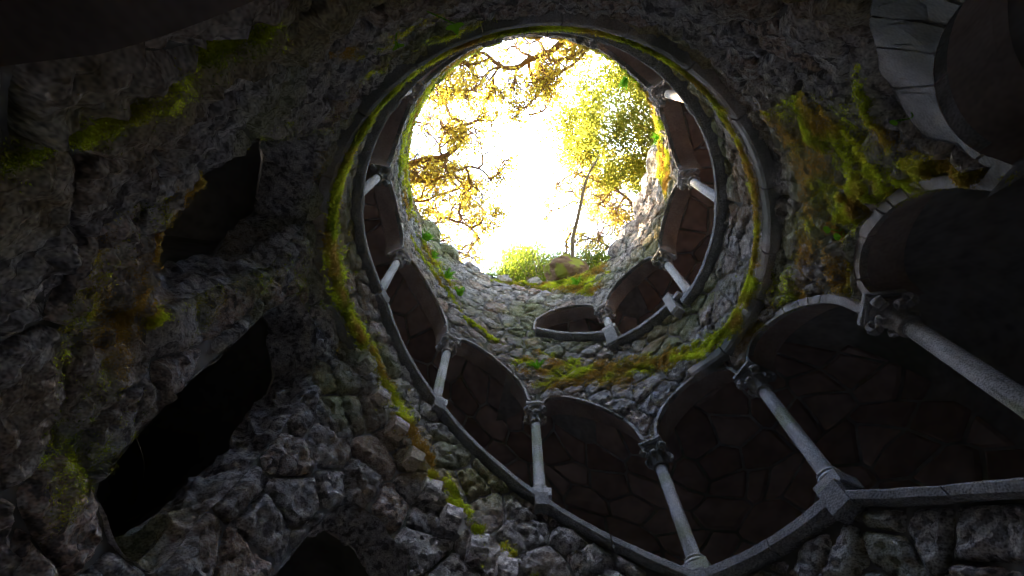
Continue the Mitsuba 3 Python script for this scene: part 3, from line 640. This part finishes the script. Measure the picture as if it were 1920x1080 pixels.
def rock(name, label, cat, c, dims, seed, mat='stone_mat', group=None, rot=0):
    key = thing(name, label, cat, group); m = trimesh.creation.icosphere(4); v = np.array(m.vertices); rg = np.random.default_rng(seed)
    for _ in range(9):
        d = rg.normal(0, 1, 3); d /= np.linalg.norm(d); h = rg.uniform(.62, .9); e = v @ d; v = v - np.maximum(e - h, 0)[:, None] * d * .85
    v = v * (1 + .34 * (meshkit.fbm(v * 1.8 + seed, 4, seed) - .5)[:, None] + .10 * (meshkit.fbm(v * 7 + seed, 3, seed) - .5)[:, None])
    v = v * np.array(dims); ca, sa = math.cos(rot), math.sin(rot); v = np.stack([v[:, 0] * ca - v[:, 1] * sa, v[:, 0] * sa + v[:, 1] * ca, v[:, 2]], 1)
    put(key, ((v + np.array(c)) * S, np.array(m.faces)), mat, uv=np.tile([.7, rg.uniform(.3, .8)], (len(v), 1)), smooth=True)
rock('boulder', 'rounded brown boulder perched on the far rim below the crooked stem', 'boulder', (.34, .98, 4.27), (.24, .16, .235), 4, mat='boulder_mat')
RR = [(10.75, 4.05, .16, .10), (10.4, 4.02, .17, .14), (11.15, 3.98, .15, .10), (11.45, 3.93, .12, .07), (10.05, 3.92, .15, .12), (3.35, 4.0, .12, .08), (3.75, 4.03, .13, .09), (2.9, 4.0, .10, .05), (2.35, 4.02, .09, .05), (1.85, 3.99, .1, .05)]
RL = ['jagged rim rock at the right, highest of its row', 'rim rock at the right just above the jagged one, beside the hanging moss', 'rim rock at the right where the rim starts to dip', 'low rim rock right of the boulder', 'rim rock at the right under the conifer',
      'pointed rim rock at the lower left of the opening', 'rim rock at the left above the ferns', 'low rim rock at the lower left of the far rim', 'small flat rim rock left of the shrubs', 'small flat rim rock just left of the boulder']
for j, ((k, z, w, h), lab) in enumerate(zip(RR, RL)):
    a = T0 + k * DT; rock('rim_rock', lab, 'rock', (1.02 * math.cos(a), 1.02 * math.sin(a), z), (.10, w, h), 20 + j, group='rocks along the rim', rot=a)

# ------------------------------------------------------------------ trees round the mouth of the well
def wiggle(p, amp, rg, n=8):
    p = np.array(p, float); seg = np.r_[0, np.cumsum(np.linalg.norm(np.diff(p, axis=0), axis=1))]; t = np.linspace(0, seg[-1], max(4, n * (len(p) - 1)))
    from scipy.interpolate import PchipInterpolator
    q = PchipInterpolator(seg, p)(t); o = rg.uniform(0, 99)
    w = np.stack([meshkit.fbm(np.stack([t * 3.2 + o, t * 0 + c * 7.3, t * 0], -1), 3, 2) - .5 for c in range(3)], 1); w -= w[:1] * (1 - t / t[-1])[:, None]
    return q + w * amp * np.minimum(1, t / (.15 * t[-1]))[:, None]
def grow(p0, d, L, r, depth, rg, tubes, tips, gn=.5, spread=.8, kids=(2, 5), shrink=.66, flat=.6):
    n = 5 + depth * 2; p = [np.array(p0, float)]; d = np.array(d, float) / np.linalg.norm(d)
    for i in range(n):
        d = d + rg.normal(0, gn * .38, 3) * [1, 1, flat]; d /= np.linalg.norm(d); p.append(p[-1] + d * L / n)
    p = np.array(p); tubes.append((p, r, r * .55, depth))
    if depth == 0: tips.extend([p[-1], p[len(p) // 2], p[-2]]); return
    for i in range(rg.integers(*kids) + 1):
        t = rg.uniform(.3, 1.0); j = min(int(t * n), n - 1); e = (p[j + 1] - p[j]); e /= np.linalg.norm(e)
        s = rg.normal(0, 1, 3) * [1, 1, flat]; s -= e * (s @ e); s /= np.linalg.norm(s) + 1e-9
        grow(p[j + 1], e * (1 - spread * .5) + s * spread, L * shrink * rg.uniform(.7, 1.2), r * .6, depth - 1, rg, tubes, tips, gn, spread, kids, shrink, flat)
def leaf_cloud(tips, per, spread, L, rg, elong=.5, fold=True):
    c = np.repeat(np.array(tips), per, 0); n = len(c); c = c + rg.normal(0, spread, (n, 3)); d = rg.normal(0, 1, (n, 3)) + [0, 0, -.35]; d /= np.linalg.norm(d, axis=1, keepdims=True)
    s = np.cross(d, rg.normal(0, 1, (n, 3))); s /= np.linalg.norm(s, axis=1, keepdims=True); u = np.cross(d, s); l = L * rg.uniform(.6, 1.3, (n, 1))
    V = np.stack([c, c + d * l * .5 + s * l * elong * .5 + u * l * .06, c + d * l, c + d * l * .5 - s * l * elong * .5 + u * l * .06], 1)
    tone = np.clip(np.repeat(rg.random(len(tips)), per) * .7 + rg.random(n) * .3, 0, 1); red = np.clip(rg.normal(.05, .25, n), 0, 1)
    i = np.arange(n) * 4; F = np.vstack([np.stack([i, i + 1, i + 2], 1), np.stack([i, i + 2, i + 3], 1)])
    return V.reshape(-1, 3), F, np.repeat(np.stack([tone, red], 1), 4, 0)
def build_tree(name, label, cat, trunk, limbs, leafmat, bark, seed, per=6, spread=.03, L=.035, elong=.6, depth=2, kl=.45, every=.14, gn=.55, twr=.012, group=None):
    rg = np.random.default_rng(seed); key = thing(name, label, cat, group); tips = []
    if trunk is not None:
        pts_, r0, r1 = trunk; add('trunk', tube(wiggle(pts_, .15, rg) * S, r0 * S, r1 * S, 10), bark, key, smooth=True)
    tw = []
    for lp, r0, r1 in limbs:
        q = wiggle(lp, .12, rg, 9); add('branch', tube(q * S, r0 * S, r1 * S, 8), bark, key, smooth=True)
        seg = np.linalg.norm(np.diff(q, axis=0), axis=1); acc = 0
        for i in range(1, len(q)):
            acc += seg[i - 1]
            while acc > every:
                acc -= every; e = (q[i] - q[i - 1]) / (seg[i - 1] + 1e-9); s = rg.normal(0, 1, 3) * [1, 1, .6]; s -= e * (s @ e); s /= np.linalg.norm(s)
                grow(q[i], e * .45 + s, kl * rg.uniform(.6, 1.2), twr * rg.uniform(.7, 1.2), depth, rg, tw, tips, gn)
        tips.append(q[-1])
    if tw: add('twigs', join([tube(p * S, a * S, b * S, 4) for p, a, b, dd in tw]), bark, key, kind='stuff')
    if per:
        v, f, uv = leaf_cloud(np.array(tips), per, spread, L, rg, elong); add('leaves', (v * S, f), leafmat, key, uv=uv, kind='stuff')
    return key
A = np.array
build_tree('oak_tree', 'gnarled oak reaching in from the left with golden leaves', 'tree', ([(-2.3, .2, 3.5), (-2.2, .25, 4.6), (-1.9, .25, 5.4)], .16, .10),
           [([(-1.9, .25, 5.4), (-1.45, .24, 5.5), (-1.21, .19, 5.5), (-.94, .12, 5.5), (-.72, -.04, 5.55), (-.68, -.19, 5.6), (-.83, -.30, 5.65), (-.93, -.55, 5.7)], .05, .012),
            ([(-1.9, .25, 5.4), (-1.39, .30, 5.4), (-1.07, .40, 5.4), (-.83, .30, 5.45), (-.62, .26, 5.5), (-.40, .42, 5.5)], .03, .008),
            ([(-1.9, .3, 5.3), (-1.5, .7, 5.3), (-1.11, .92, 5.35), (-.92, .80, 5.4), (-.67, .91, 5.4), (-.48, 1.05, 5.45)], .032, .008),
            ([(-1.5, .6, 5.3), (-1.2, .62, 5.5), (-.95, .55, 5.6), (-.70, .72, 5.6)], .018, .005),
            ([(-1.9, .3, 5.3), (-1.45, 1.0, 5.3), (-1.05, 1.15, 5.4), (-.75, 1.25, 5.5)], .022, .005),
            ([(-.9, .1, 5.5), (-.80, .45, 5.55), (-.62, .62, 5.6), (-.5, .75, 5.6)], .018, .006),
            ([(-1.6, -.1, 5.6), (-1.25, -.3, 5.6), (-1.05, -.55, 5.65), (-.75, -.70, 5.7)], .02, .006)],
           'oak_leaf_mat', 'bark_mat', 3, per=1, spread=.032, L=.043, depth=3, kl=.30, every=.145, twr=.016)
build_tree('oak_tree', 'leafy branch of an oak leaning over the top of the opening, yellow against the sky', 'tree', ([(.9, -2.2, 3.5), (.85, -1.9, 4.6), (.7, -1.5, 5.3)], .15, .09),
           [([(.7, -1.5, 5.3), (.41, -1.08, 5.5), (.26, -.94, 5.5), (.02, -.86, 5.5), (-.12, -.79, 5.5), (-.28, -.82, 5.55), (-.44, -.91, 5.6), (-.6, -.85, 5.6)], .048, .012),
            ([(.02, -.88, 5.5), (.05, -.64, 5.5), (.11, -.54, 5.5), (.03, -.36, 5.5), (.10, -.24, 5.5)], .016, .005),
            ([(.7, -1.3, 5.35), (.62, -1.0, 5.45), (.51, -.82, 5.5), (.32, -.69, 5.5), (.17, -.52, 5.5)], .022, .005),
            ([(-.28, -.82, 5.55), (-.40, -.62, 5.6), (-.52, -.55, 5.6)], .015, .005)],
           'oak_leaf_mat', 'bark_mat', 5, per=1, spread=.032, L=.045, depth=3, kl=.28, every=.165, twr=.016)
build_tree('oak_tree', 'bare-looking tree with fine brown twigs at the lower right of the opening', 'tree', ([(2.0, 1.3, 3.5), (1.9, 1.25, 4.6), (1.7, 1.2, 5.2)], .12, .06),
           [([(1.7, 1.2, 5.2), (1.34, .78, 5.6), (.98, .50, 5.7), (.70, .38, 5.8), (.5, .5, 5.9)], .03, .006), ([(1.7, 1.2, 5.2), (1.11, 1.24, 5.5), (.82, 1.08, 5.5), (.52, .98, 5.5)], .025, .006),
            ([(1.5, 1.0, 5.4), (1.15, .85, 5.7), (.85, .75, 5.8), (.6, .72, 5.9)], .018, .005)],
           'oak_leaf_mat', 'bark_mat', 8, per=1, spread=.035, L=.036, depth=3, kl=.34, every=.13, twr=.013)
# the dense conifer at the right
rgc = np.random.default_rng(77); con = thing('conifer_tree', 'dense golden green conifer filling the right of the opening', 'tree')
add('trunk', tube(wiggle([(2.1, .1, 3.5), (2.0, .1, 5.5), (1.85, .08, 8.4)], .1, rgc) * S, .11 * S, .03 * S, 10), 'bark_mat', con, smooth=True)
cen, ax = A([1.36, -.08, 6.2]), A([.90, .80, .75]); cl = []
while len(cl) < 520:
    q = rgc.normal(0, 1, 3); q /= np.linalg.norm(q); q *= rgc.uniform(.55, 1.0) ** .5
    if meshkit.fbm((q * 1.9 + 5)[None], 3, 9)[0] > .45: cl.append(cen + q * ax * (.8 + .45 * meshkit.noise((q / np.linalg.norm(q) * 2.4 + 3)[None], 6)[0]))
cl = A(cl); axis = A([1.9, .08]); br = []
for c in cl[::9]:
    a = A([axis[0], axis[1], c[2] - .35]); br.append(tube(wiggle([a, (a + c) / 2 + [0, 0, .12], c], .22, rgc, 7) * S, .008 * S, .002 * S, 4))
add('branches', join(br), 'bark_mat', con, kind='stuff')
V, F, U = [], [], []; n = 70
c = np.repeat(cl, n, 0); m = len(c); out = (c[:, :2] - axis); out = np.c_[out / np.linalg.norm(out, axis=1, keepdims=True), np.full(m, -.5)]
c = c + rgc.normal(0, 1, (m, 3)) * [.075, .075, .05]; d = out + rgc.normal(0, .55, (m, 3)); d /= np.linalg.norm(d, axis=1, keepdims=True)
s = np.cross(d, rgc.normal(0, 1, (m, 3))); s /= np.linalg.norm(s, axis=1, keepdims=True); l = .046 * rgc.uniform(.5, 1.3, (m, 1))
V = np.stack([c, c + d * l * .5 + s * l * .25, c + d * l, c + d * l * .5 - s * l * .25], 1).reshape(-1, 3); i = np.arange(m) * 4
U = np.repeat(np.stack([np.clip(np.repeat(rgc.random(len(cl)), n) * .7 + rgc.random(m) * .3, 0, 1), np.clip(rgc.normal(.1, .2, m), 0, 1)], 1), 4, 0)
add('foliage', (V * S, np.vstack([np.stack([i, i + 1, i + 2], 1), np.stack([i, i + 2, i + 3], 1)])), 'cedar_leaf_mat', con, uv=U, kind='stuff')
def shrub(label, x, y, ztop, w, seed, ncl=60, per=95, L=.036):
    rg = np.random.default_rng(seed); key = thing('shrub', label, 'shrub', 'shrubs beyond the far rim'); cl, tw = [], []
    while len(cl) < ncl:
        q = rg.uniform(-1, 1, 3)
        if q @ q < 1: cl.append([x + q[0] * w, y + q[1] * w * .7, ztop - .8 + q[2] * .8])
    for c in cl: tw.append(tube(wiggle([(x, y, 3.5), (x * .5 + c[0] * .5, y * .5 + c[1] * .5, c[2] * .6 + 1.4), c], .08, rg, 6) * S, .016 * S, .004 * S, 4))
    add('stems', join(tw), 'dark_bark_mat', key, kind='stuff')
    v, f, uv = leaf_cloud(A(cl), per, .085, L, rg, .5); add('leaves', (v * S, f), 'shrub_leaf_mat', key, uv=uv, kind='stuff')
shrub('yellow green shrub directly left of the boulder', .16, 1.42, 6.0, .30, 1); shrub('low green shrub left of the others beyond the far rim', -.18, 1.45, 5.45, .26, 2)
shrub('green shrub right of the boulder', .86, 1.40, 5.9, .30, 3); shrub('bluish green shrub at the left end of the far rim', -.52, 1.52, 5.2, .22, 4); shrub('broad golden green shrub at the back between the boulder and the left shrubs', -.05, 1.75, 6.9, .34, 6); shrub('green shrub directly behind the boulder', .5, 1.6, 6.2, .26, 5)
# unseen trees added around to hide the low sky from the upper wall
rw = np.random.default_rng(91); wood = thing('added_woodland', 'unseen trees added round the mouth of the well to hide the low sky', None, kind='stuff')
V = []; n = 42000; a = rw.uniform(0, 2 * math.pi, n); rr = rw.uniform(4.4, 7.2, n); h = rw.uniform(0, 1, n) ** .8 * (4.6 + 1.6 * meshkit.noise(np.stack([a * 5, rr, a * 0], -1), 3))
sa_ = math.atan2(SUN[1], SUN[0]) % (2 * math.pi); h = np.where(np.abs(a - sa_) < .42, np.minimum(h, 4.1), h)       # lower trees towards the sun
c = np.stack([rr * np.cos(a), rr * np.sin(a), 3.5 + h], 1); d = rw.normal(0, 1, (n, 3)); d /= np.linalg.norm(d, axis=1, keepdims=True)
s_ = np.cross(d, rw.normal(0, 1, (n, 3))); s_ /= np.linalg.norm(s_, axis=1, keepdims=True)
V = np.stack([c - d * .11, c + s_ * .07, c + d * .11, c - s_ * .07], 1).reshape(-1, 3) * S; i = np.arange(n) * 4
put(wood, (V, np.vstack([np.stack([i, i + 1, i + 2], 1), np.stack([i, i + 2, i + 3], 1)])), 'shrub_leaf_mat', uv=np.repeat(rw.random((n, 2)) * [.6, .6], 4, 0))
pole = thing('crooked_stem', 'thin dark crooked bare stem rising from behind the boulder', 'stem')
put(pole, tube(wiggle([(.38, .98, 4.2), (.41, .84, 4.34), (.45, .66, 4.5), (.53, .42, 4.66), (.59, .22, 4.8), (.71, .06, 4.95)], .04, np.random.default_rng(4)) * S, .022 * S, .010 * S, 8), 'dark_bark_mat', smooth=True)
